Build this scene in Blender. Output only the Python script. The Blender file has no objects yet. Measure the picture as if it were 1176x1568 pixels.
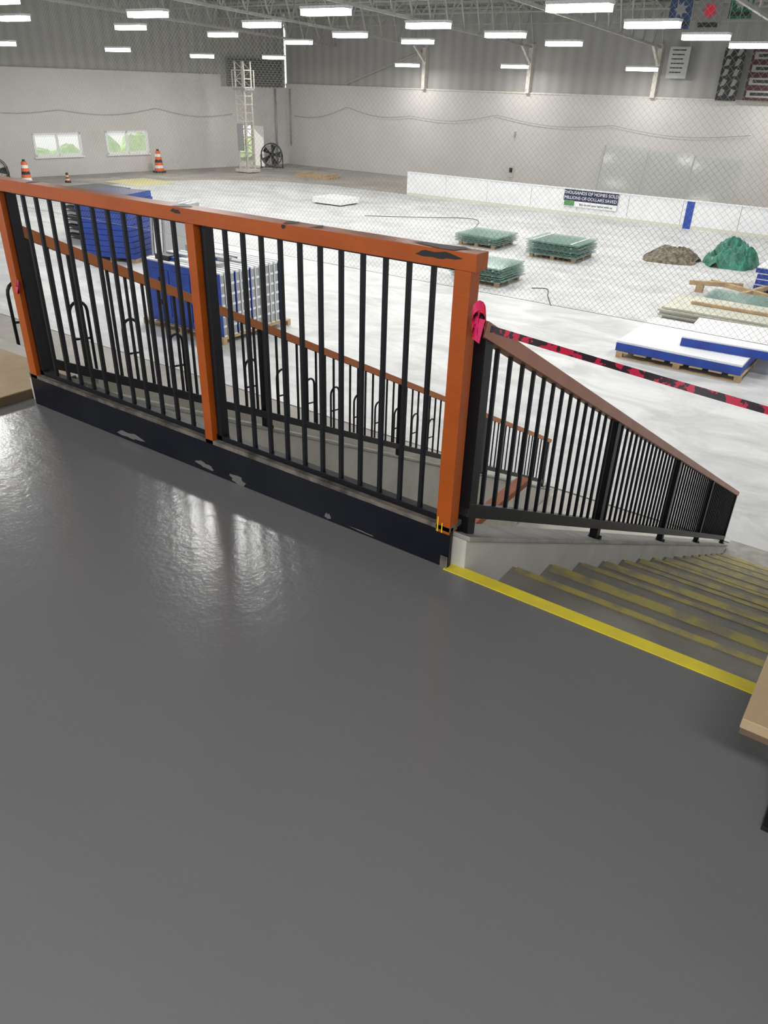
import bpy, math, random, bmesh
from mathutils import Matrix, Vector, noise
random.seed(4)
SC=bpy.context.scene
FZ=-3.65   # arena floor height (platform is z=0)

# ------------------------------------------------------------ materials
def mat(name,col,rough=.6,metal=0.,nscale=5.,col2=None,bump=0.,bscale=30.,emis=None,es=0.,coat=0.,alpha=1.,spec=.5,detail=4,lo=.35,hi=.65):
    m=bpy.data.materials.new(name);m.use_nodes=True
    nt=m.node_tree;b=nt.nodes['Principled BSDF']
    b.inputs['Base Color'].default_value=(*col,1)
    b.inputs['Roughness'].default_value=rough
    b.inputs['Metallic'].default_value=metal
    b.inputs['Specular IOR Level'].default_value=spec
    if coat: b.inputs['Coat Weight'].default_value=coat;b.inputs['Coat Roughness'].default_value=.15
    if alpha<1: b.inputs['Alpha'].default_value=alpha
    if emis: b.inputs['Emission Color'].default_value=(*emis,1);b.inputs['Emission Strength'].default_value=es
    tc=nt.nodes.new('ShaderNodeTexCoord')
    if col2 is not None:
        n=nt.nodes.new('ShaderNodeTexNoise');n.inputs['Scale'].default_value=nscale;n.inputs['Detail'].default_value=detail
        r=nt.nodes.new('ShaderNodeValToRGB')
        r.color_ramp.elements[0].position=lo;r.color_ramp.elements[1].position=hi
        r.color_ramp.elements[0].color=(*col,1);r.color_ramp.elements[1].color=(*col2,1)
        nt.links.new(tc.outputs['Object'],n.inputs['Vector']);nt.links.new(n.outputs['Fac'],r.inputs['Fac'])
        nt.links.new(r.outputs['Color'],b.inputs['Base Color'])
    if bump:
        n2=nt.nodes.new('ShaderNodeTexNoise');n2.inputs['Scale'].default_value=bscale;n2.inputs['Detail'].default_value=3
        bp=nt.nodes.new('ShaderNodeBump');bp.inputs['Strength'].default_value=bump;bp.inputs['Distance'].default_value=.01
        nt.links.new(tc.outputs['Object'],n2.inputs['Vector']);nt.links.new(n2.outputs['Fac'],bp.inputs['Height']);nt.links.new(bp.outputs['Normal'],b.inputs['Normal'])
    return m

ORANGE=mat('orange_paint',(.44,.090,.008),.36,col2=(.38,.074,.007),nscale=6,bump=.12,bscale=60,spec=.4)
CHIP=mat('chipped_paint',(.012,.012,.012),.5)
ORANGE_TOPLIT=mat('toplit_orange_paint',(.46,.20,.125),.4,col2=(.40,.16,.095),nscale=4)  # orange rail paint, its pale look under overhead light put into the colour
BLACK=mat('black_paint',(.006,.007,.010),.42,bump=.1,bscale=40,spec=.35)
NAVYK=mat('kick_paint',(.004,.005,.010),.42,col2=(.009,.010,.015),nscale=3.6,detail=3,bump=.15,bscale=25,spec=.25)
DUST=mat('dusty_ledge',(.05,.045,.04),.8,col2=(.20,.17,.14),nscale=14)
CREAM=mat('painted_concrete',(.60,.58,.53),.7,col2=(.50,.48,.43),nscale=3,bump=.3,bscale=30)
CURBTOP=mat('curb_top_paint',(.42,.41,.38),.7,col2=(.30,.29,.26),nscale=7,bump=.3)
STEP=mat('step_concrete',(.25,.235,.205),.65,col2=(.19,.18,.155),nscale=5,bump=.3)
YEL=mat('yellow_paint',(.80,.66,.02),.45,col2=(.70,.57,.04),nscale=9)
YELW=mat('worn_yellow',(.42,.35,.09),.6,col2=(.27,.24,.15),nscale=12,lo=.42,hi=.62)
PLY=mat('plywood',(.46,.34,.20),.6,col2=(.38,.27,.15),nscale=5)
PLYD=mat('plywood_edge',(.13,.085,.05),.7)
WOOD=mat('pallet_wood',(.50,.36,.20),.75,col2=(.38,.26,.14),nscale=5)
BLUE=mat('blue_panel',(.02,.07,.40),.4,col2=(.015,.05,.30),nscale=3)
WHITE=mat('white_board',(.80,.81,.81),.4,col2=(.74,.75,.76),nscale=2)
GREYM=mat('grey_metal',(.35,.36,.37),.45,metal=.3)
BEIGE=mat('beige_sheet',(.58,.58,.48),.5,col2=(.48,.48,.40),nscale=3)
STEEL=mat('truss_paint',(.40,.40,.37),.5)
COLM=mat('column_paint',(.58,.55,.49),.5)
HOUS=mat('lamp_housing',(.7,.7,.7),.4)
LED=mat('led_lens',(1,1,1),.5,emis=(1,.99,.97),es=14)
REDT=mat('red_tape',(.75,.02,.06),.45)
PINK=mat('pink_ribbon',(.70,.02,.12),.45)
NET=mat('net_cord',(.36,.36,.34),.7)
CABLE=mat('cable_black',(.03,.03,.03),.6)
GREEN=mat('green_tarp',(.01,.12,.075),.4,col2=(.03,.22,.15),nscale=3)
HEAP=mat('brown_netting',(.26,.22,.16),.9,col2=(.05,.042,.03),nscale=9)
CORG=mat('drum_orange',(.75,.13,.03),.5)
LEAF_GLOW=mat('glowing_foliage',(.12,.32,.06),.8,col2=(.5,.65,.35),nscale=2.5,emis=(.5,.6,.35),es=.8)  # leaf emission stands in for daylight on the hedge
NAVY=mat('sign_navy',(.015,.02,.07),.5)
SIGNW=mat('sign_white',(.8,.8,.8),.5)
BANW=mat('banner_cloth',(.45,.45,.44),.7)
YCL=mat('yellow_sheet',(.62,.58,.3),.7)
def glassm(name,col,rough,alpha):
    m=bpy.data.materials.new(name);m.use_nodes=True
    b=m.node_tree.nodes['Principled BSDF']
    b.inputs['Base Color'].default_value=(*col,1);b.inputs['Roughness'].default_value=rough;b.inputs['Alpha'].default_value=alpha
    return m
GLASS=glassm('green_glass',(.24,.42,.36),.12,.45)
GLASS2=glassm('pale_glass',(.5,.60,.57),.1,.22)

def epoxy():
    m=bpy.data.materials.new('grey_epoxy');m.use_nodes=True;nt=m.node_tree;b=nt.nodes['Principled BSDF']
    tc=nt.nodes.new('ShaderNodeTexCoord')
    n=nt.nodes.new('ShaderNodeTexNoise');n.inputs['Scale'].default_value=1.1;n.inputs['Detail'].default_value=5
    r=nt.nodes.new('ShaderNodeValToRGB');r.color_ramp.elements[0].color=(.162,.162,.164,1);r.color_ramp.elements[1].color=(.174,.174,.176,1)
    nt.links.new(tc.outputs['Object'],n.inputs['Vector']);nt.links.new(n.outputs['Fac'],r.inputs['Fac']);nt.links.new(r.outputs['Color'],b.inputs['Base Color'])
    b.inputs['Roughness'].default_value=.21;b.inputs['Specular IOR Level'].default_value=.5
    a=nt.nodes.new('ShaderNodeTexNoise');a.inputs['Scale'].default_value=60;a.inputs['Detail'].default_value=2
    c=nt.nodes.new('ShaderNodeTexNoise');c.inputs['Scale'].default_value=13;c.inputs['Detail'].default_value=2
    b1=nt.nodes.new('ShaderNodeBump');b1.inputs['Strength'].default_value=.4;b1.inputs['Distance'].default_value=.0016
    b2=nt.nodes.new('ShaderNodeBump');b2.inputs['Strength'].default_value=.4;b2.inputs['Distance'].default_value=.003
    nt.links.new(tc.outputs['Object'],a.inputs['Vector']);nt.links.new(tc.outputs['Object'],c.inputs['Vector'])
    nt.links.new(a.outputs['Fac'],b1.inputs['Height']);nt.links.new(c.outputs['Fac'],b2.inputs['Height'])
    nt.links.new(b1.outputs['Normal'],b2.inputs['Normal']);nt.links.new(b2.outputs['Normal'],b.inputs['Normal'])
    return m
EPOXY=epoxy()
def slab(name,c1,c2,sc,stretch,r0,r1):
    m=bpy.data.materials.new(name);m.use_nodes=True;nt=m.node_tree;b=nt.nodes['Principled BSDF']
    tc=nt.nodes.new('ShaderNodeTexCoord');mp=nt.nodes.new('ShaderNodeMapping');mp.inputs['Scale'].default_value=stretch
    n=nt.nodes.new('ShaderNodeTexNoise');n.inputs['Scale'].default_value=sc;n.inputs['Detail'].default_value=9;n.inputs['Roughness'].default_value=.68;n.inputs['Distortion'].default_value=.8
    r=nt.nodes.new('ShaderNodeValToRGB');r.color_ramp.elements[0].position=.38;r.color_ramp.elements[1].position=.62
    r.color_ramp.elements[0].color=(*c1,1);r.color_ramp.elements[1].color=(*c2,1)
    nt.links.new(tc.outputs['Object'],mp.inputs[0]);nt.links.new(mp.outputs[0],n.inputs['Vector']);nt.links.new(n.outputs['Fac'],r.inputs['Fac']);nt.links.new(r.outputs['Color'],b.inputs['Base Color'])
    mr=nt.nodes.new('ShaderNodeMapRange');mr.inputs['To Min'].default_value=r0;mr.inputs['To Max'].default_value=r1
    nt.links.new(n.outputs['Fac'],mr.inputs['Value']);nt.links.new(mr.outputs[0],b.inputs['Roughness'])
    return m
RINK=slab('rink_concrete',(.42,.43,.43),(.62,.63,.63),.6,(1,1.8,1),.3,.65)
OUTER=slab('perimeter_concrete',(.25,.235,.21),(.38,.36,.33),.5,(1,1,1),.4,.75)
def cladding():
    m=bpy.data.materials.new('ribbed_cladding');m.use_nodes=True;nt=m.node_tree;b=nt.nodes['Principled BSDF'];b.inputs['Roughness'].default_value=.6
    tc=nt.nodes.new('ShaderNodeTexCoord');w=nt.nodes.new('ShaderNodeTexWave');w.inputs['Scale'].default_value=.9;w.bands_direction='DIAGONAL'
    mp=nt.nodes.new('ShaderNodeMapping');mp.inputs['Scale'].default_value=(1,1,0)
    r=nt.nodes.new('ShaderNodeValToRGB');r.color_ramp.elements[0].color=(.33,.325,.305,1);r.color_ramp.elements[1].color=(.38,.375,.355,1)
    nt.links.new(tc.outputs['Object'],mp.inputs[0]);nt.links.new(mp.outputs[0],w.inputs['Vector']);nt.links.new(w.outputs['Fac'],r.inputs['Fac']);nt.links.new(r.outputs['Color'],b.inputs['Base Color'])
    return m
CLAD=cladding()
ROOF=mat('roof_deck',(.22,.22,.20),.7,col2=(.26,.26,.24),nscale=.6)
BLOCK=mat('white_block_wall',(.60,.585,.56),.7,col2=(.55,.535,.51),nscale=.35,detail=6)
def tape():
    m=bpy.data.materials.new('danger_tape_print');m.use_nodes=True;nt=m.node_tree;b=nt.nodes['Principled BSDF'];b.inputs['Roughness'].default_value=.4
    tc=nt.nodes.new('ShaderNodeTexCoord');w=nt.nodes.new('ShaderNodeTexNoise');w.inputs['Scale'].default_value=45
    r=nt.nodes.new('ShaderNodeValToRGB');r.color_ramp.interpolation='CONSTANT';r.color_ramp.elements[0].color=(.50,.01,.05,1);r.color_ramp.elements[1].color=(.02,.01,.015,1);r.color_ramp.elements[1].position=.48
    nt.links.new(tc.outputs['Object'],w.inputs['Vector']);nt.links.new(w.outputs['Fac'],r.inputs['Fac']);nt.links.new(r.outputs['Color'],b.inputs['Base Color'])
    return m
TAPE=tape()

# ------------------------------------------------------------ mesh builder
class MB:
    def __init__(s,name): s.n=name;s.v=[];s.f=[];s.m=[];s.mats=[];s.sm=[]
    def mi(s,m):
        if m not in s.mats: s.mats.append(m)
        return s.mats.index(m)
    def add(s,vs,fs,m,smooth=False):
        o=len(s.v);s.v+= [tuple(v) for v in vs];k=s.mi(m)
        for f in fs: s.f.append([o+i for i in f]);s.m.append(k);s.sm.append(smooth)
    def box(s,x0,x1,y0,y1,z0,z1,m,M=None):
        vs=[Vector((x,y,z)) for z in (z0,z1) for y in (y0,y1) for x in (x0,x1)]
        if M: vs=[M@v for v in vs]
        s.add(vs,[(0,2,3,1),(4,5,7,6),(0,1,5,4),(2,6,7,3),(0,4,6,2),(1,3,7,5)],m)
    def beam(s,p0,p1,w,h,m,up=(0,0,1)):
        p0=Vector(p0);p1=Vector(p1);d=(p1-p0).normalized();u=Vector(up)
        if abs(d.dot(u))>.98: u=Vector((0,1,0))
        a=d.cross(u).normalized();b=a.cross(d).normalized()
        vs=[p+a*sx*w/2+b*sz*h/2 for p in (p0,p1) for sx,sz in ((-1,-1),(1,-1),(1,1),(-1,1))]
        s.add(vs,[(0,3,2,1),(4,5,6,7),(0,1,5,4),(1,2,6,5),(2,3,7,6),(3,0,4,7)],m)
    def tube(s,pts,r,m,n=8,closed=False):
        pts=[Vector(p) for p in pts];N=len(pts);rings=[]
        ref=None
        for i,p in enumerate(pts):
            if closed: d=pts[(i+1)%N]-pts[i-1]
            else: d=pts[min(i+1,N-1)]-pts[max(i-1,0)]
            d.normalize()
            if ref is None:
                ref=Vector((0,0,1)) if abs(d.z)<.9 else Vector((1,0,0))
            a=d.cross(ref)
            if a.length<1e-4: a=d.cross(Vector((0,1,.1)))
            a.normalize();b=a.cross(d).normalized();ref=b
            rings.append([p+(a*math.cos(t)+b*math.sin(t))*r for t in [2*math.pi*k/n for k in range(n)]])
        vs=[v for R in rings for v in R];fs=[]
        rng=range(N if closed else N-1)
        for i in rng:
            j=(i+1)%N
            for k in range(n): fs.append((i*n+k,i*n+(k+1)%n,j*n+(k+1)%n,j*n+k))
        if not closed: fs.append(tuple(range(n))[::-1]);fs.append(tuple((N-1)*n+k for k in range(n)))
        s.add(vs,fs,m,True)
    def prism(s,poly,x0,x1,m):   # poly in (y,z)
        n=len(poly);vs=[(x0,y,z) for y,z in poly]+[(x1,y,z) for y,z in poly]
        fs=[tuple(range(n)),tuple(range(2*n-1,n-1,-1))]+[(i,i+n,(i+1)%n+n,(i+1)%n) for i in range(n)]
        s.add(vs,fs,m)
    def cone(s,c,r0,r1,h,m,n=20):
        c=Vector(c);vs=[c+Vector((r*math.cos(2*math.pi*k/n),r*math.sin(2*math.pi*k/n),z)) for r,z in ((r0,0),(r1,h)) for k in range(n)]
        s.add(vs,[(k,(k+1)%n,(k+1)%n+n,k+n) for k in range(n)]+[tuple(range(n))[::-1],tuple(range(n,2*n))],m,False)
    def done(s,bevel=0,fix=True):
        me=bpy.data.meshes.new(s.n);me.from_pydata(s.v,[],s.f)
        for m in s.mats: me.materials.append(m)
        for i,p in enumerate(me.polygons): p.material_index=s.m[i];p.use_smooth=s.sm[i]
        if fix:
            bm=bmesh.new();bm.from_mesh(me);bmesh.ops.recalc_face_normals(bm,faces=bm.faces);bm.to_mesh(me);bm.free()
        o=bpy.data.objects.new(s.n,me);SC.collection.objects.link(o)
        if bevel:
            b=o.modifiers.new('bevel','BEVEL');b.width=bevel;b.segments=2;b.limit_method='ANGLE'
        return o

SL=.503
# ------------------------------------------------------------ platform
b=MB('platform_floor');b.box(-9,6,-6,0,-.25,0,EPOXY);b.done()
b=MB('wall_platform_front');b.box(-9,6,-.25,-.005,FZ,-.25,CREAM);b.done()
def stairs(x0,x1):
    b=MB('concrete_staircase')
    for k in range(1,17):
        y0=(k-1)*.44;y1=k*.44;z=-.22*k
        b.box(x0,x1,y0,y1,FZ,z,STEP)
        b.box(x0+.02,x1-.02,y1-(.06 if k%2==0 else .03),y1+.004,z-.03,z+.003,YELW)
    b.box(x0,x1,7.04,7.6,FZ,FZ+.05,CURBTOP)
    b.done()
stairs(.05,2.0);stairs(-3.97,-2.57)
b=MB('yellow_edge_stripe');b.box(-.01,1.98,-.045,.006,-.04,.004,YEL);b.done()
def curb(x0,x1):
    b=MB('stair_side_wall')
    L=7.35
    b.prism([(0,FZ),(L,FZ),(L,.12-SL*L),(0,.12)],x0,x1,CREAM)
    b.prism([(-.0,.12),(L+.01,.12-SL*L),(L+.01,.14-SL*L),(-.0,.14)],x0-.012,x1+.012,CURBTOP)
    b.done(.004)
curb(-.12,.05);curb(-2.57,-2.42);curb(-4.12,-3.97);curb(2.0,2.15)

# ------------------------------------------------------------ guard railing
b=MB('guard_railing')
X0=-2.46;XM=-1.19;X1=-.03
b.box(-2.50,-.0,-.03,-.012,0,.165,NAVYK)
b.box(-2.50,-.0,-.035,.045,.15,.168,DUST)
b.box(-2.50,-.0,.03,.045,0.0,.15,NAVYK)
b.box(X0,X1,-.012,.022,.168,.192,BLACK)
for x in (X0,XM,X1):
    w=.028 if x!=XM else .022
    b.box(x-w,x+w,-.035,.02,(.15 if x!=X1 else .14),1.04,ORANGE)
b.box(X0-.04,X1+.045,-.04,.03,1.035,1.085,ORANGE)
for a,c in ((X0,XM),(XM,X1)):
    b.box(a+.03,a+.056,-.012,.03,.17,1.03,BLACK)
    n=11
    s0=a+.058;L=c-.03-s0
    for i in range(n):
        x=s0+L*(i+1)/(n+1)
        b.box(x-.007,x+.007,-.0075,.0075,.19,1.03,BLACK)
    b.box(a+.03,c-.02,-.01,.014,1.024,1.036,BLACK)
for cx,w in ((-1.25,.035),(-.12,.085),(-.72,.02),(-.6,.012),(-2.2,.015)):
    pts=[]
    for k in range(12):
        t=2*math.pi*k/12;r=1+.35*math.sin(3*t+cx*9);pts.append((cx+w*math.cos(t)*r,-.005+.035*max(-1,min(1,math.sin(t)*r)),1.0865))
    b.add(pts,[tuple(range(12))],CHIP)
def chip(cx,cz,w,h,m,y,seed):
    pts=[]
    for k in range(16):
        t=2*math.pi*k/16;r=1+.3*math.sin(2*t+seed)+.2*math.sin(5*t+seed*2);pts.append((cx+w*math.cos(t)*r,y,cz+h*math.sin(t)*r))
    b.add(pts,[tuple(range(16))],m)
chip(-.115,1.067,.06,.012,CHIP,-.0412,1);chip(-1.25,1.070,.02,.009,CHIP,-.0412,2);chip(-.72,1.077,.012,.005,CHIP,-.0412,5)
FLK=mat('bare_flake',(.15,.145,.135),.6)
for q in ((-1.74,.03,.075,.017,1.),(-1.24,.03,.045,.015,2.4),(-1.04,.02,.05,.018,4.),(-.55,.02,.012,.015,1.5),(-.38,.012,.05,.003,3.)): chip(q[0],q[1],q[2],q[3],FLK,-.0305,q[4])
b.box(-.053,-.048,-.0366,-.035,.14,.20,YEL);b.box(-.035,-.031,-.0366,-.035,.14,.18,YEL)
b.box(-.03,.0,-.0375,-.035,0.0,.05,DUST)
b.done(.002)

# ------------------------------------------------------------ stair railings
def stair_rail(x,pink):
    b=MB('stair_railing')
    zt=lambda y:.875-SL*y
    zb=lambda y:.235-SL*y
    zc=lambda y:.14-SL*y
    yE=7.2
    b.beam((x,.035,zt(.035)),(x,yE+.03,zt(yE+.03)),.06,.05,pink)
    b.beam((x,.05,zb(.05)),(x,yE,zb(yE)),.045,.05,BLACK)
    for i,y in enumerate((.08,1.66,3.42,5.16,yE-.03)):
        b.box(x-.022,x+.022,y-.028,y+.028,zc(y)-.01,zt(y),BLACK)
        if i: b.box(x-.035,x+.035,y-.033,y+.033,zc(y)-.03,zc(y)+.01,BLACK)
    y=.08+.107
    while y<yE-.06:
        b.box(x-.007,x+.007,y-.007,y+.007,zb(y),zt(y),BLACK);y+=.107
    return b.done(.0015)
stair_rail(.0,ORANGE_TOPLIT);stair_rail(-2.495,mat('orange_rail_paint',(.55,.16,.03),.4))
b=MB('hoop_handrail')
for i in range(15):
    y=.86+.44*i;z0=.14-SL*y-.02
    zt=z0+.55;w=.075;pts=[(-4.04,y-w,z0+.05)]
    for k in range(9):
        t=math.pi*k/8;pts.append((-4.04,y-w*math.cos(t),zt-w-.0+w*math.sin(t)))
    pts.append((-4.04,y+w,z0-.03))
    b.tube(pts,.012,BLACK,8)
    b.tube([(-4.04,y-w,z0+.28),(-4.04,y+w,z0+.26)],.009,BLACK,6)
b.done()
b=MB('plywood_cover');b.box(-3.95,-2.59,-1.6,.28,.001,.045,PLYD);b.box(-3.948,-2.592,-1.598,.278,.045,.05,PLY);b.done()
b=MB('landing_lip');b.box(-3.94,-2.6,.29,.42,-.2,.03,CREAM);b.done()

b=MB('wooden_bench')
b.box(1.045,3.2,-.68,-.40,.395,.42,PLY);b.box(1.047,3.2,-.678,-.402,.378,.395,PLYD)
for x in (1.165,2.2,3.1):
    b.box(x,x+.04,-.50,-.46,.015,.378,BLACK);b.box(x-.01,x+.05,-.52,-.42,.0,.015,BLACK)
b.done(.002)

# tape
b=MB('danger_tape')
P=[]
for i in range(61):
    t=i/60;x=.075+1.955*t;z=.885-.057*x-.012*math.sin(math.pi*t);tw=.5*math.sin(t*9)+.25
    P.append((Vector((x,-.03,z)),Vector((0,math.sin(tw),math.cos(tw)))*.010))
vs=[];fs=[]
for p,o in P: vs+=[p-o,p+o]
for i in range(60): fs.append((2*i,2*i+2,2*i+3,2*i+1))
b.add(vs,fs,TAPE,True)
b.add([(-2.5,-.05,.86),(-3.4,-.3,.93),(-3.4,-.3,.955),(-2.5,-.05,.885)],[(0,1,2,3)],TAPE)
b.done(fix=False)
def ribbon(loc,s,seed):
    b=MB('pink_ribbon_knot');random.seed(seed)
    for k in range(8):
        c=Vector(loc);pts=[]
        a=random.uniform(0,6.3);r=s*random.uniform(.6,1)
        for i in range(13):
            t=2*math.pi*i/12
            pts.append(c+Vector((math.cos(a)*math.cos(t)*r*.7,math.sin(a)*math.cos(t)*r*.4,math.sin(t)*r*.8+(-.7*s if k%2 else .1*s))))
        vs=[];fs=[]
        for p in pts: vs+=[p+Vector((0.006,-.006,-.012)),p+Vector((-.006,.010,.012))]
        for i in range(12): fs.append((2*i,2*i+2,2*i+3,2*i+1))
        b.add(vs,fs,[PINK,TAPE,REDT][k%3],True)
    L=Vector(loc);b.add([L+Vector(v) for v in ((0,-.01,0),(.03,-.015,0),(.02,-.02,-s*1.8),(-.01,-.01,-s*1.6))],[(0,1,2,3)],PINK)
    b.done(fix=False)
ribbon((.035,-.035,.91),.04,1);ribbon((-2.41,-.05,.62),.016,2)
b=MB('wooden_post');b.box(2.04,2.12,-.1,-.01,0,1.05,ORANGE);b.done()

# ------------------------------------------------------------ arena floor
b=MB('floor');b.box(-52,24,-.2,46,FZ-.3,FZ,OUTER);b.done()
def rounded(x0,x1,y0,y1,r,n=24):
    p=[]
    for cx,cy,a0 in ((x1-r,y0+r,-90),(x1-r,y1-r,0),(x0+r,y1-r,90),(x0+r,y0+r,180)):
        for k in range(n+1):
            a=math.radians(a0+90*k/n);p.append((cx+r*math.cos(a),cy+r*math.sin(a)))
    return p
b=MB('rink_slab');pl=rounded(-36,23,7.6,34.2,8.5);n=len(pl)
b.add([(x,y,FZ+.012) for x,y in pl],[tuple(range(n))],RINK)
b.add([(x,y,FZ-.01) for x,y in pl]+[(x,y,FZ+.012) for x,y in pl],[(i,(i+1)%n,(i+1)%n+n,i+n) for i in range(n)],OUTER)
b.done(fix=False)
b=MB('opening_floor');b.box(-2.40,-.14,0,7.55,FZ,FZ+.01,CREAM);b.done()

WT=1.25
b=MB('wall_far');b.box(-38.3,24,42,42.3,FZ,WT,BLOCK);b.box(-38.3,24,42.1,42.3,WT,6.2,CLAD);b.box(-38.3,24,41.96,42.05,WT-.03,WT+.05,COLM);b.done()
CO=Vector((-38.3,42,0));dv=Vector((-.185,-1,0)).normalized();nv=Vector((-dv.y,dv.x,0))
ME=Matrix(((dv.x,-nv.x,0,CO.x),(dv.y,-nv.y,0,CO.y),(0,0,1,0),(0,0,0,1)))
LF=lambda Y:(42-Y)*1.017
b=MB('wall_end')
ops=sorted([(LF(31.46),LF(28.77),-2.64,-1.40),(LF(27.3),LF(24.57),-2.64,-1.45),(LF(39.2),LF(37.95),FZ,-1.19)])
cur=-.0;L_end=48
for a,c,z0,z1 in ops:
    b.box(cur,a,0,.3,FZ,1.04,BLOCK,ME)
    if z0>FZ: b.box(a,c,0,.3,FZ,z0,BLOCK,ME)
    b.box(a,c,0,.3,z1,1.04,BLOCK,ME)
    cur=c
b.box(cur,L_end,0,.3,FZ,1.04,BLOCK,ME)
b.box(LF(36.9),L_end,0,.3,1.04,1.66,BLOCK,ME)
b.box(LF(36.9),L_end,-.03,.05,1.62,1.70,COLM,ME)
b.box(0,L_end,.1,.3,1.04,6.2,CLAD,ME)
b.done()
b=MB('louvre_vent')
b.box(.3,LF(37.4),-.02,.08,1.08,2.7,ROOF,ME)
for i in range(12): b.box(.35,LF(37.45),-.06,.0,1.12+.13*i,1.15+.13*i,CABLE,ME)
b.done()
def window(i,ya,yb,z0,z1):
    b=MB('window_%d'%i);a=LF(yb);c=LF(ya)
    for x0,x1,q0,q1 in ((a,c,z0,z0+.1),(a,c,z1-.1,z1),(a,a+.12,z0,z1),(c-.12,c,z0,z1),((a+c)/2-.05,(a+c)/2+.05,z0,z1)):
        b.box(x0,x1,-.03,.12,q0,q1,SIGNW,ME)
    b.box(a,c,.1,.11,z0,z1,GLASS2,ME)
    b.box(a-.05,c+.05,-.1,.02,z0-.08,z0,SIGNW,ME)
    b.done()
window(1,24.57,27.3,-2.64,-1.45);window(2,28.77,31.46,-2.64,-1.40)
b=MB('door_1');a=LF(39.2);c=LF(37.95)
b.box(a-.06,a,-.03,.3,FZ,-1.13,COLM,ME);b.box(c,c+.06,-.03,.3,FZ,-1.13,COLM,ME);b.box(a,c,-.03,.3,-1.19,-1.13,COLM,ME)
b.box(a-.02,a+.03,-1.1,-.03,FZ+.01,-1.2,SIGNW,ME);b.done()
b=MB('ground_outside');b.box(-5,50,.4,30,FZ-.3,FZ-.02,mat('pavement',(.8,.8,.78),.8),ME);b.done()
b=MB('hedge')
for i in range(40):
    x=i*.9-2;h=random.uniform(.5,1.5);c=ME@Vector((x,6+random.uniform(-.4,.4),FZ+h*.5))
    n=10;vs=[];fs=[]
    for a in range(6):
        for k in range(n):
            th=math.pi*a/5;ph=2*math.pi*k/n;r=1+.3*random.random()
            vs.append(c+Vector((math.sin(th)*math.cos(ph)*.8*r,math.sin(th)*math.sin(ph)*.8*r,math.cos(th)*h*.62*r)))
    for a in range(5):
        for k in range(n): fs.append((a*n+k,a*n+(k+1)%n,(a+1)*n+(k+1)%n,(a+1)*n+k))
    b.add(vs,fs,LEAF_GLOW)
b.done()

# ceiling
b=MB('ceiling')
for dz in (0,.2):
    b.add([(-52,46,5.0+dz),(24,46,5.0+dz),(24,18,6.6+dz),(-52,18,6.6+dz),(24,-3,5.2+dz),(-52,-3,5.2+dz),(24,-9,4.8+dz),(-52,-9,4.8+dz)],[(0,1,2,3),(3,2,4,5),(5,4,6,7)],ROOF)
b.done(fix=False)
zr=lambda y: 5.0+(46-y)/28*1.6 if y>18 else 6.6-(18-y)/21*1.4
cols=[-34,-27.1,-20.2,-13.15,-6.2,.8,7.8]
b=MB('roof_truss')
for x in cols:
    for s in range(28):
        y=0+1.5*s;y2=y+1.5
        zb=3.45+.9*(1-abs((y-20)/22)) ;zb2=3.45+.9*(1-abs((y2-20)/22))
        b.beam((x,y,zb),(x,y2,zb2),.11,.11,STEEL)
        b.beam((x,y,zr(y)-.15),(x,y2,zr(y2)-.15),.11,.11,STEEL)
        b.beam((x,y,zb),(x,(y+y2)/2,zr(y+.75)-.15),.06,.06,STEEL)
        b.beam((x,(y+y2)/2,zr(y+.75)-.15),(x,y2,zb2),.06,.06,STEEL)
b.done(fix=False)
b=MB('roof_joist')
for j in range(22):
    y=1+1.9*j;zt=zr(y)-.08
    b.beam((-46,y,zt),(24,y,zt),.08,.12,STEEL)
    if y>22 and j%2:
        zb=zt-.75
        b.beam((-46,y,zb),(10,y,zb),.05,.06,STEEL)
        x=-46
        while x<10:
            b.beam((x,y,zb),(x+.9,y,zt),.035,.035,STEEL);b.beam((x+.9,y,zt),(x+1.8,y,zb),.035,.035,STEEL);x+=1.8
b.done(fix=False)
b=MB('wall_column')
for x in cols:
    if x<-30: continue
    b.box(x-.11,x+.11,41.75,42.08,WT,3.6,COLM)
    b.beam((x,41.8,2.7),(x,40.6,3.5),.12,.12,COLM)
    if x<-26: b.beam((x-.3,41.95,3.2),(x-6,41.95,1.4),.07,.07,STEEL)
b.done()

LP=[(-7.1,17,3.1),(-14,16.5,3.1),(-19.8,20.2,3.1),(-20.4,15.9,3.1),(-27,20.5,3.1),(-26.5,24.9,3.1),(-34,30.6,2.48),(-34,25.2,2.54),(-34,19.3,2.5),(-27.6,16,3.1),(-34,36.2,2.63),
(-27.1,30.5,3.1),(-20.2,25.6,3.1),(-19.9,30,3.1),(-13.9,21.4,3.1),(-13.6,26,3.1),(-13.7,31.3,3.1),(-20.2,40,2.48),(-27.1,40,2.45),(-13.2,39.7,2.46),(-7.1,22.1,3.1),(-7.1,27.5,3.1),(-6.8,32.5,3.1),
(-0.3,17,3.1),(-.3,27,3.1),(6.5,17,3.1),(6.5,27,3.1),(-7.1,11.5,3.1),(-14,11.5,3.1),(-21,11.5,3.1),(-.3,11.5,3.1),(-6.5,39.7,2.5),(-11.8,4,4.),(-5.8,4,4.)]
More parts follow.
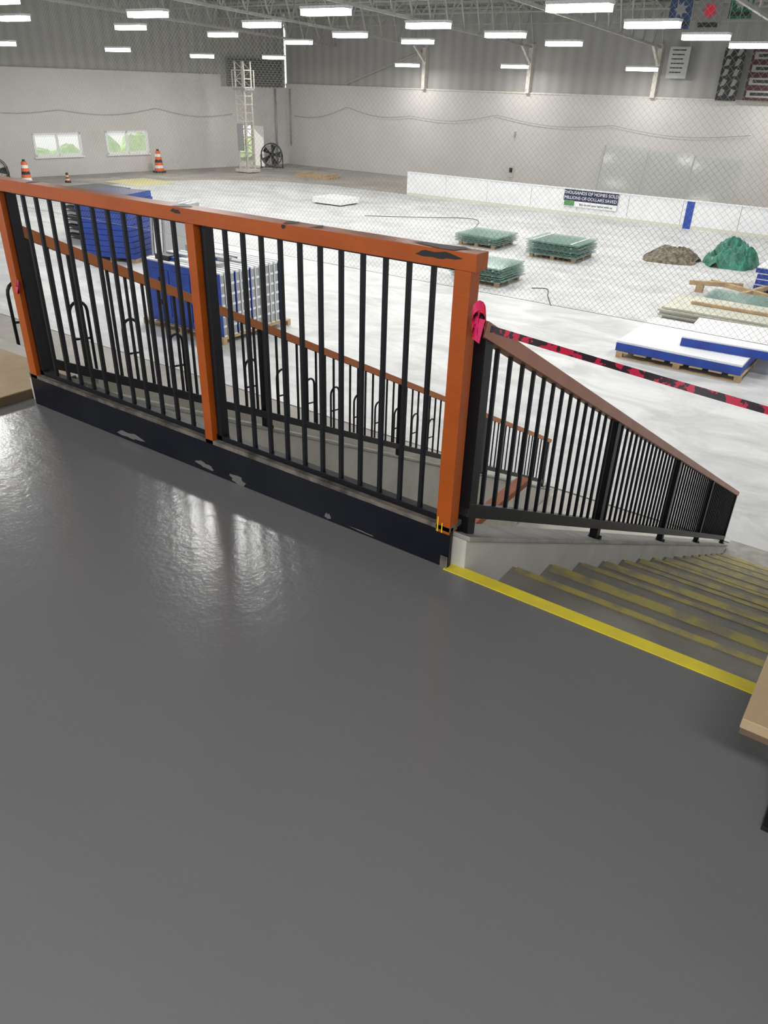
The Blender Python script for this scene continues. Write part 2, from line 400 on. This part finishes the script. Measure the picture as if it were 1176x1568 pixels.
for i,(x,y,z) in enumerate(LP):
    b=MB('led_high_bay_lamp')
    b.box(x-.75,x+.75,y-.2,y+.2,z+.06,z+.13,HOUS)
    b.box(x-.73,x+.73,y-.17,y-.02,z-.08,z+.06,LED);b.box(x-.73,x+.73,y+.02,y+.17,z-.08,z+.06,LED)
    zc=zr(y)
    for s in (-.6,.6): b.beam((x+s,y,z+.12),(x+s,y,zc),.012,.012,GREYM)
    b.done(fix=False)
    l=bpy.data.lights.new('led_light','AREA');l.shape='RECTANGLE';l.size=1.4;l.size_y=.3;l.energy=(165 if y<35 else 95) if y>5 else {-11.8:105,-5.8:60}[x];l.color=(1,.985,.96)
    o=bpy.data.objects.new('led_light_source',l);o.location=(x,y,z-.1);SC.collection.objects.link(o)

# protective netting: crossed straight cords
b=MB('protective_netting')
zb,ztp=-1.2,5.6;H=ztp-zb;sp=.085;Yn=8.3;w=.0019
x=-34-H
while x<16:
    for s in (1,-1):
        xa=x if s==1 else x+H;xb=x+H if s==1 else x
        b.add([(xa-w,Yn,zb),(xa+w,Yn,zb),(xb+w,Yn,ztp),(xb-w,Yn,ztp)],[(0,1,2,3)],NET)
    x+=sp
b.box(-34,16,Yn-.003,Yn+.003,zb-.003,zb+.003,NET)
b.done(fix=False)

# dasher boards
b=MB('dasher_boards')
x=-22.8
while x<16:
    b.box(x,x+2.38,34,34.12,FZ+.0,FZ+1.12,WHITE);b.box(x+2.38,x+2.40,34.02,34.1,FZ,FZ+1.1,GREYM);x+=2.4
b.box(-22.8,16,33.97,34.15,FZ+1.12,FZ+1.16,WHITE)
b.box(-22.8,16,33.985,34.0,FZ,FZ+.15,mat('kick_strip',(.62,.61,.52),.5))
b.box(-8.25,-7.93,33.98,34.0,FZ,FZ+1.13,BLUE)
b.done()
def text(s,loc,size,m,name,par=None,rot=(math.pi/2,0,0),ext=.003):
    c=bpy.data.curves.new(name,'FONT');c.body=s;c.size=size;c.extrude=ext;c.align_x='CENTER';c.align_y='CENTER'
    o=bpy.data.objects.new(name,c);o.location=loc;o.rotation_euler=rot;SC.collection.objects.link(o);c.materials.append(m)
    if par: o.parent=par
    return o
b=MB('advertising_sign');b.box(-13.9,-11.3,33.94,33.965,-3.02,-2.54,NAVY);b.box(-13.9,-11.3,33.94,33.965,-3.26,-3.02,SIGNW);b.box(-13.85,-13.35,33.93,33.94,-3.23,-3.0,mat('logo_green',(.08,.25,.08),.5));s=b.done()
text('THOUSANDS OF HOMES SOLD',(-12.6,33.93,-2.66),.19,SIGNW,'sign_text_1',s);text('MILLIONS OF DOLLARS SAVED',(-12.6,33.93,-2.88),.185,SIGNW,'sign_text_2',s);text('Buy or sell your home with us',(-12.3,33.93,-3.14),.13,NAVY,'sign_text_3',s)

def pallet(b,x0,x1,y0,y1,z):
    n=7
    for i in range(n):
        xx=x0+(x1-x0)*i/(n-1)*.9;b.box(xx,xx+(x1-x0)*.1,y0,y1,z+.11,z+.14,WOOD)
    for yy in (y0,(y0+y1)/2-.05,y1-.1):
        b.box(x0,x1,yy,yy+.1,z,z+.02,WOOD)
        for xx in (x0,(x0+x1)/2-.07,x1-.14): b.box(xx,xx+.14,yy,yy+.1,z+.02,z+.11,WOOD)
def glass_stack(x0,x1,y0,y1,n):
    b=MB('glass_panel_stack');z=FZ+.012;pallet(b,x0+.1,x1-.1,y0+.1,y1-.1,z);z+=.145
    for i in range(n):
        j=lambda:random.uniform(-.06,.06)
        b.box(x0+j(),x1+j(),y0+j(),y1+j(),z,z+.018,GLASS);z+=.036
        if i%4==0: b.box(x0+.2,x0+.25,y0,y1,z-.018,z,WHITE);b.box(x1-.3,x1-.25,y0,y1,z-.018,z,WHITE)
    b.done()
glass_stack(-13.6,-11.9,23.5,25.2,8);glass_stack(-10.6,-8.7,23.3,25.0,13);glass_stack(-10.7,-9.0,18.3,19.9,12)
def board_stack(x0,x1,y0,y1,n,th=.1,top=WHITE,side=BLUE):
    b=MB('dasher_panel_stack');z=FZ+.012;pallet(b,x0,x1,y0,y1,z);z+=.14
    for i in range(n):
        jx=random.uniform(-.05,.05)
        b.box(x0+jx,x1+jx,y0+.03,y1,z,z+th*.8,side);b.box(x0+jx+.01,x1+jx-.01,y0+.04,y1-.01,z+th*.8,z+th,top);z+=th
    return b
b=board_stack(-4.0,-1.35,14.3,16.9,1,.22)
M0=Matrix.Translation((-1.95,15.9,FZ+.375))@Matrix.Rotation(.08,4,'Z');b.box(-.95,.95,-.95,.95,0,.17,BLUE,M0);b.box(-.94,.94,-.94,.94,.17,.20,WHITE,M0);b.done()
b=MB('beige_sheet_stack');z=FZ+.012;pallet(b,-4.1,-1.5,17.6,19.3,z);z+=.14
for i in range(6):
    j=random.uniform(-.12,.12);b.box(-4.15+j,-1.4+j,17.6+j,19.4,z,z+.045,BEIGE);z+=.055
b.box(-3.6,-.5,18.4,18.5,z,z+.06,WOOD);b.done()
glass_stack(-3.6,-.9,19.8,21.0,7)
board_stack(-3.0,.2,22.9,24.6,4,.16).done()
b=MB('timber_offcuts');z=FZ+.012
for x0,y0,x1,y1 in ((-4.6,22.0,-3.2,22.5),(-4.1,22.6,-2.2,21.5),(-3.0,21.3,-2.6,22.7)):
    b.beam((x0,y0,z+.25),(x1,y1,z+.28),.12,.12,WOOD)
for x,y in ((-4.3,22.1),(-2.7,22.3),(-2.5,21.6)): b.box(x-.1,x+.1,y-.1,y+.1,z,z+.2,WOOD)
b.done()
b=MB('white_foam_block');b.box(-24.2,-22.5,27.9,29.4,FZ+.07,FZ+.32,WHITE);b.box(-24.1,-22.6,28,29.3,FZ+.012,FZ+.07,CHIP);b.done()
b=MB('timber_pile')
for i in range(5): b.box(-32.6,-30.0,36.2+.28*i,36.4+.28*i,FZ,FZ+.12,WOOD)
b.box(-32.4,-32.2,36.2,37.6,FZ+.12,FZ+.2,WOOD);b.box(-30.5,-30.3,36.2,37.6,FZ+.12,FZ+.2,WOOD)
b.done()
def heap(name,cx,cy,rx,ry,h,m,seed):
    b=MB(name);n=70;vs=[];fs=[]
    for i in range(n):
        for j in range(n):
            u=-1+2*i/(n-1);v=-1+2*j/(n-1);r=math.sqrt(u*u+v*v)
            p=noise.fractal(Vector((u*1.6+seed,v*1.6,seed)),1,2.,2)
            q=abs(noise.noise(Vector((u*3+seed,v*3,1.))));q2=abs(noise.noise(Vector((u*7+seed,v*7,4.))))
            e=max(0,1-r*(1+.3*p))
            z=h*(min(1,e*2.2)**.6)*(.85+.4*p-.6*q-.25*q2) if e>0 else 0
            vs.append((cx+u*rx*(1+.12*p),cy+v*ry,FZ+.014+max(0,z)))
    for i in range(n-1):
        for j in range(n-1):
            q=[i*n+j,(i+1)*n+j,(i+1)*n+j+1,i*n+j+1]
            if max(vs[k][2] for k in q)>FZ+.02: fs.append(q)
    b.add(vs,fs,m,True);b.done(fix=False)
heap('netting_heap',-6.45,26.6,.95,1.1,.45,HEAP,3.);heap('green_tarp_heap',-4.6,27.3,.9,1.2,.85,GREEN,8.)

b=MB('dasher_panel_crate');x0,x1=-13.7,-11.2;y=9.4;z=FZ+.012
pallet(b,x0-.1,x1+.1,9.3,11.5,z);z+=.14;zt=-2.15
k=0
while y<11.3:
    b.box(x0,x1,y,y+.02,z,zt,BLUE if k%3==0 else WHITE)
    for zz in [z+(zt-z)*i/6 for i in range(7)]: b.box(x0,x1+.01,y+.02,y+.11,zz-.02,zz+.03,WHITE)
    for xx in (x0,(x0+x1)/2,x1-.05): b.box(xx,xx+.05,y+.02,y+.11,z,zt,GREYM)
    y+=.155;k+=1
for xx in (x0+.3,x0+1.0,x0+1.7): 
    b.box(xx,xx+.55,9.385,9.4,z+.15,zt-.15,BLUE)
    for hh in (.4,.9): b.box(xx+.22,xx+.26,9.37,9.385,z+hh,z+hh+.12,CHIP)
for i in range(14):
    xx=random.uniform(x0,x1-.9);yy=random.uniform(9.5,10.9);b.box(xx,xx+random.uniform(.4,.8),yy,yy+.2,zt+.02,zt+.02+random.uniform(.04,.16),[GREYM,WHITE,CHIP,BLUE,GREYM][i%5])
b.done()
b=MB('blue_panel_stack');z=FZ+.012;R0=Matrix.Translation((-20.3,13.9,z))@Matrix.Rotation(.35,4,'Z')
zz=0.12
for i in (-.85,0,.75): b.box(i-.1,i+.1,-.75,.75,0,.12,WOOD,R0)
while zz<1.85:
    o=-.22*zz/2.3+random.uniform(-.03,.03)
    b.box(-.95+o,.85+o,-.8,.8,zz,zz+.15,BLUE,R0);b.box(-.93+o,.83+o,-.78,.78,zz+.15,zz+.165,NAVY,R0);zz+=.168
b.done()
b=MB('white_panel_stack')
for k in range(5):
    Mk=Matrix.Translation((-18.75+.14*k,14.4,FZ+.03))@Matrix.Rotation(.3,4,'Z')@Matrix.Rotation(.06,4,'Y');b.box(0,.07,-1.0,1.0,0,1.7,WHITE if k%2 else GREYM,Mk)
b.done()
b=MB('steel_frame_stack')
for k in range(12): b.box(-24.2,-22.4,14.4,16,FZ+.012+.15*k,FZ+.09+.15*k,CABLE if k%2 else GREYM)
for xx in (-24.2,-22.5):
    for yy in (14.4,15.9): b.box(xx,xx+.1,yy,yy+.1,FZ+.012,FZ+1.75,GREYM)
b.done()

def fan(x,y,yaw,R=.68):
    b=MB('drum_fan');M0=Matrix.Translation((x,y,FZ+R+.13))@Matrix.Rotation(yaw,4,'Z')
    circ=lambda r,yy:[M0@Vector((r*math.cos(2*math.pi*k/28),yy,r*math.sin(2*math.pi*k/28))) for k in range(28)]
    for yy in (-.22,.22): b.tube(circ(R,yy),.03,CABLE,6,True)
    a=circ(R-.01,-.22);c=circ(R-.01,.22);b.add(a+c,[(k,(k+1)%28,(k+1)%28+28,k+28) for k in range(28)],GREYM,True)
    for r in (.2,.36,.52): b.tube(circ(r,-.22),.008,CABLE,5,True)
    for k in range(16):
        t=2*math.pi*k/16;b.tube([M0@Vector((0.08*math.cos(t),-.23,.08*math.sin(t))),M0@Vector((R*math.cos(t),-.22,R*math.sin(t)))],.007,CABLE,5)
    for k in range(5):
        t=2*math.pi*k/5;c0,s0=math.cos(t),math.sin(t);pr=lambda r,o,yy:M0@Vector((r*c0-o*s0,yy,r*s0+o*c0))
        b.add([pr(.1,-.06,-.06),pr(.1,.06,.06),pr(.6,.2,.08),pr(.6,-.16,-.08)],[(0,1,2,3)],CABLE)
    b.box(-.14,.14,-.15,.2,-.14,.14,CABLE,M0)
    for s in (-1,1):
        b.beam(M0@Vector((s*(R+.04),0,0)),M0@Vector((s*(R+.04),0,-R-.1)),.05,.05,CABLE);b.beam(M0@Vector((s*(R+.04),-.35,-R-.1)),M0@Vector((s*(R+.04),.35,-R-.1)),.06,.06,CABLE)
    b.beam(M0@Vector((-R-.04,0,-R-.08)),M0@Vector((R+.04,0,-R-.08)),.05,.05,CABLE)
    b.done(fix=False)
fan(-36.9,38.8,.65);fan(-39.0,20.6,.9,.6)
def drum(x,y,h=1.35):
    b=MB('traffic_drum');z=FZ
    q=h/1.35;b.cone((x,y,z),.42*q,.40*q,.09,CHIP);r=.30*q;n=7;zz=z+.09
    for i in range(n):
        r2=r-.022*q;b.cone((x,y,zz),r,r2,(h-.2)/n,CORG if i%2==0 else (SIGNW if i%4==1 else CHIP));zz+=(h-.2)/n;r=r2
    b.cone((x,y,zz),.08,.07,.1,CHIP);b.done()
drum(-39.3,31.3,1.3);drum(-38.4,21.9,1.25);drum(-38.3,24.2,.5)
b=MB('lift_tower');cx,cy=-36.0,35.6
for dx in (-.35,.35):
    for dy in (-.3,.3): b.beam((cx+dx,cy+dy,FZ),(cx+dx,cy+dy,2.4),.07,.07,COLM)
z=FZ+.2;k=0
while z<2.3:
    for dy in (-.3,.3):
        b.beam((cx-.35,cy+dy,z),(cx+.35,cy+dy,z),.045,.045,COLM);b.beam((cx-.35,cy+dy,z) if k%2 else (cx+.35,cy+dy,z),(cx+.35,cy+dy,z+.45) if k%2 else (cx-.35,cy+dy,z+.45),.03,.03,COLM)
    for dx in (-.35,.35): b.beam((cx+dx,cy-.3,z),(cx+dx,cy+.3,z),.045,.045,COLM)
    z+=.45;k+=1
b.box(cx-.6,cx+.6,cy-.5,cy+.5,FZ+.05,FZ+.2,COLM);b.box(cx-.5,cx+.5,cy-.4,cy+.4,.9,1.0,GREYM)
b.box(cx-.34,cx+.1,cy-.4,cy-.31,-2.4,-.9,GREYM)
for sx in (-.5,.5):
    for sy in (-.4,.4): b.beam((cx+sx,cy+sy,1.0),(cx+sx,cy+sy,1.95),.05,.05,COLM)
for yy in (-.4,.4): b.beam((cx-.5,cy+yy,1.93),(cx+.5,cy+yy,1.93),.05,.05,COLM)
b.done(fix=False)
b=MB('yellow_floor_sheet');b.box(-37.4,-34.5,25.8,28.5,FZ+.013,FZ+.02,YCL);b.done()
b=MB('leaning_glass_panels')
for i in range(3):
    x=-15.2+2.4*i;b.add([(x,41.3,FZ),(x+2.35,41.3,FZ),(x+2.35,41.9,-1.05-.12*i),(x,41.9,-1.05-.12*i)],[(0,1,2,3)],GLASS2)
    b.beam((x,41.28,FZ),(x,41.88,-1.05-.12*i),.03,.03,GREYM)
b.done(fix=False)
b=MB('electrical_box');b.box(-20.9,-20.6,41.9,41.999,-3.1,-2.5,COLM);b.box(-20.85,-20.65,41.88,41.9,-2.85,-2.6,CHIP);b.box(-20.8,-20.7,41.93,41.999,-1.0,-.7,GREYM);b.done()
def cable(pts):
    b=MB('hanging_cable');P=[]
    for i in range(len(pts)-1):
        a=Vector(pts[i]);c=Vector(pts[i+1])
        for k in range(10):
            t=k/10;p=a.lerp(c,t);p.z-=.3*math.sin(math.pi*t);P.append(p)
    P.append(Vector(pts[-1]));b.tube(P,.012,GREYM,5);b.done(fix=False)
cable([(-37.5,41.9,-.6),(-33,41.9,.1),(-28,41.9,-.2),(-22,41.9,.1),(-15,41.9,-.1),(-8,41.9,-.2)])
cable([ME@Vector((4.5,-.08,-.5)),ME@Vector((10,-.08,-.2)),ME@Vector((16,-.08,-.3)),ME@Vector((22,-.08,0))])
b=MB('conduit_pipe');b.tube([(-37.9,41.9,FZ+1.2),(-37.9,41.9,1.0)],.05,GREYM);b.tube([ME@Vector((1.0,-.1,FZ)),ME@Vector((1.0,-.1,1.0))],.06,GREYM);b.done()
def hose(pts):
    b=MB('floor_hose');P=[]
    for i in range(60):
        t=i/59*(len(pts)-1);k=min(int(t),len(pts)-2);u=t-k
        p0=Vector(pts[max(k-1,0)]);p1=Vector(pts[k]);p2=Vector(pts[k+1]);p3=Vector(pts[min(k+2,len(pts)-1)])
        P.append(.5*((2*p1)+(p2-p0)*u+(2*p0-5*p1+4*p2-p3)*u*u+(3*p1-p0-3*p2+p3)*u**3))
    b.tube(P,.012,CABLE,6);b.done(fix=False)
z=FZ+.026
hose([(-13.9,24.8,z),(-14.6,26.6,z),(-16,29.3,z),(-18.0,28,z),(-20,26.5,z)])
hose([(-7.0,17.5,z),(-7.5,18.4,z),(-7.9,19.2,z),(-8.3,19,z)])
def banner(x,zc,w,h,base,kind,y=41.6,fg=BANW):
    b=MB('championship_banner');b.box(x-w/2,x+w/2,y,y+.03,zc-h/2,zc+h/2,base)
    if kind=='rows':
        for i in range(4):
            zz=zc+h/2-h*(i+.5)/4;b.box(x-w*.42,x+w*.42,y-.01,y,zz-h*.07,zz+h*.07,fg);b.box(x-w*.3,x+w*.3,y-.02,y-.01,zz-h*.03,zz+h*.03,CHIP)
    elif kind=='text':
        for i in range(6): zz=zc+h*.4-h*.14*i;b.box(x-w*.35,x+w*.3*(1-.15*(i%3)),y-.01,y,zz-h*.02,zz+h*.02,CHIP)
    elif kind=='players':
        for i in range(5):
            for j in (-1,1): 
                cz=zc-h*.42+h*.19*i;b.add([(x+j*w*.25-w*.15,y-.01,cz),(x+j*w*.25+w*.05,y-.01,cz+h*.02),(x+j*w*.25+w*.15,y-.01,cz+h*.12),(x+j*w*.25-w*.05,y-.01,cz+h*.15)],[(0,1,2,3)],fg)
    elif kind=='leaf':
        pts=[(x+w*.33*math.cos(t)*(1 if k%2 else .5),y-.012,zc+w*.33*math.sin(t)*(1 if k%2 else .5)) for k,t in enumerate([2*math.pi*q/14 for q in range(14)])]
        b.add(pts,[tuple(range(14))],REDT if base is BANW else fg);b.box(x-w*.4,x+w*.4,y-.012,y,zc-h*.42,zc-h*.3,CHIP)
    for s in (-1,1): b.beam((x+s*w*.45,y+.01,zc+h/2),(x+s*w*.45,y+.01,max(zr(y)-.01,zc+h/2+.02)),.015,.015,GREYM)
    b.done()
BG=mat('banner_grey',(.28,.28,.28),.7)
banner(-12.1,2.8,1.0,1.35,BANW,'text');banner(-9.5,2.35,.95,2.2,CHIP,'players',fg=BG);banner(-8.0,2.35,1.4,2.1,mat('banner_dark',(.05,.01,.012),.6),'rows',fg=BG)
banner(-10.7,4.55,.95,1.4,mat('banner_blue',(.03,.06,.14),.6),'leaf',36,fg=BG);banner(-9.5,4.5,1.0,1.4,mat('banner_crest',(.2,.2,.2),.6),'leaf',36,fg=REDT);banner(-8.3,4.75,.9,1.1,mat('banner_green',(.01,.10,.05),.6),'leaf',36,fg=BG)

b=MB('tunnel_handrail');b.beam((-1,1.2,-1.17),(-1,2.95,-1.17),.09,.05,ORANGE)
for y in (1.4,2.1,2.85): b.box(-1.02,-.98,y-.02,y+.02,FZ+.01,-1.19,WHITE)
b.done()

for x,y in ((-4,-3.5),(1.5,-3.5)):  # unseen lamps behind the camera, added to brighten the platform
    b=MB('added_fill_lamp');b.box(x-.6,x+.6,y-.12,y+.12,3.3,3.38,HOUS);b.box(x-.58,x+.58,y-.1,y+.1,3.25,3.3,LED);b.beam((x,y,3.38),(x,y,5.15),.02,.02,GREYM);b.done(fix=False)
    l=bpy.data.lights.new('added_fill_light','AREA');l.shape='RECTANGLE';l.size=1.2;l.size_y=.25;l.energy=115
    o=bpy.data.objects.new('added_fill_light_source',l);o.location=(x,y,3.23);SC.collection.objects.link(o)
sun=bpy.data.lights.new('sun','SUN');sun.energy=4;sun.angle=.02;sun.color=(1,.95,.85)
o=bpy.data.objects.new('sun',sun);SC.collection.objects.link(o);o.rotation_euler=Vector((1,.15,-.5)).to_track_quat('-Z','Y').to_euler();o.location=(-60,35,20)

w=bpy.data.worlds.new('World');SC.world=w;w.use_nodes=True
w.node_tree.nodes['Background'].inputs['Color'].default_value=(.97,.98,1,1);w.node_tree.nodes['Background'].inputs['Strength'].default_value=1.15
SC.view_settings.view_transform='Standard'

cam=bpy.data.cameras.new('camera');co=bpy.data.objects.new('camera',cam);SC.collection.objects.link(co)
R=Matrix.Rotation(math.radians(34.4),4,'Z')@Matrix.Rotation(math.pi/2-math.radians(29.7),4,'X')@Matrix.Rotation(math.radians(1.9),4,'Z')
co.matrix_world=Matrix.Translation((1.071,-2.008,1.5))@R
cam.sensor_fit='VERTICAL';cam.sensor_height=36;cam.lens=1150/1568*36;cam.clip_end=300;cam.clip_start=.05
SC.camera=co
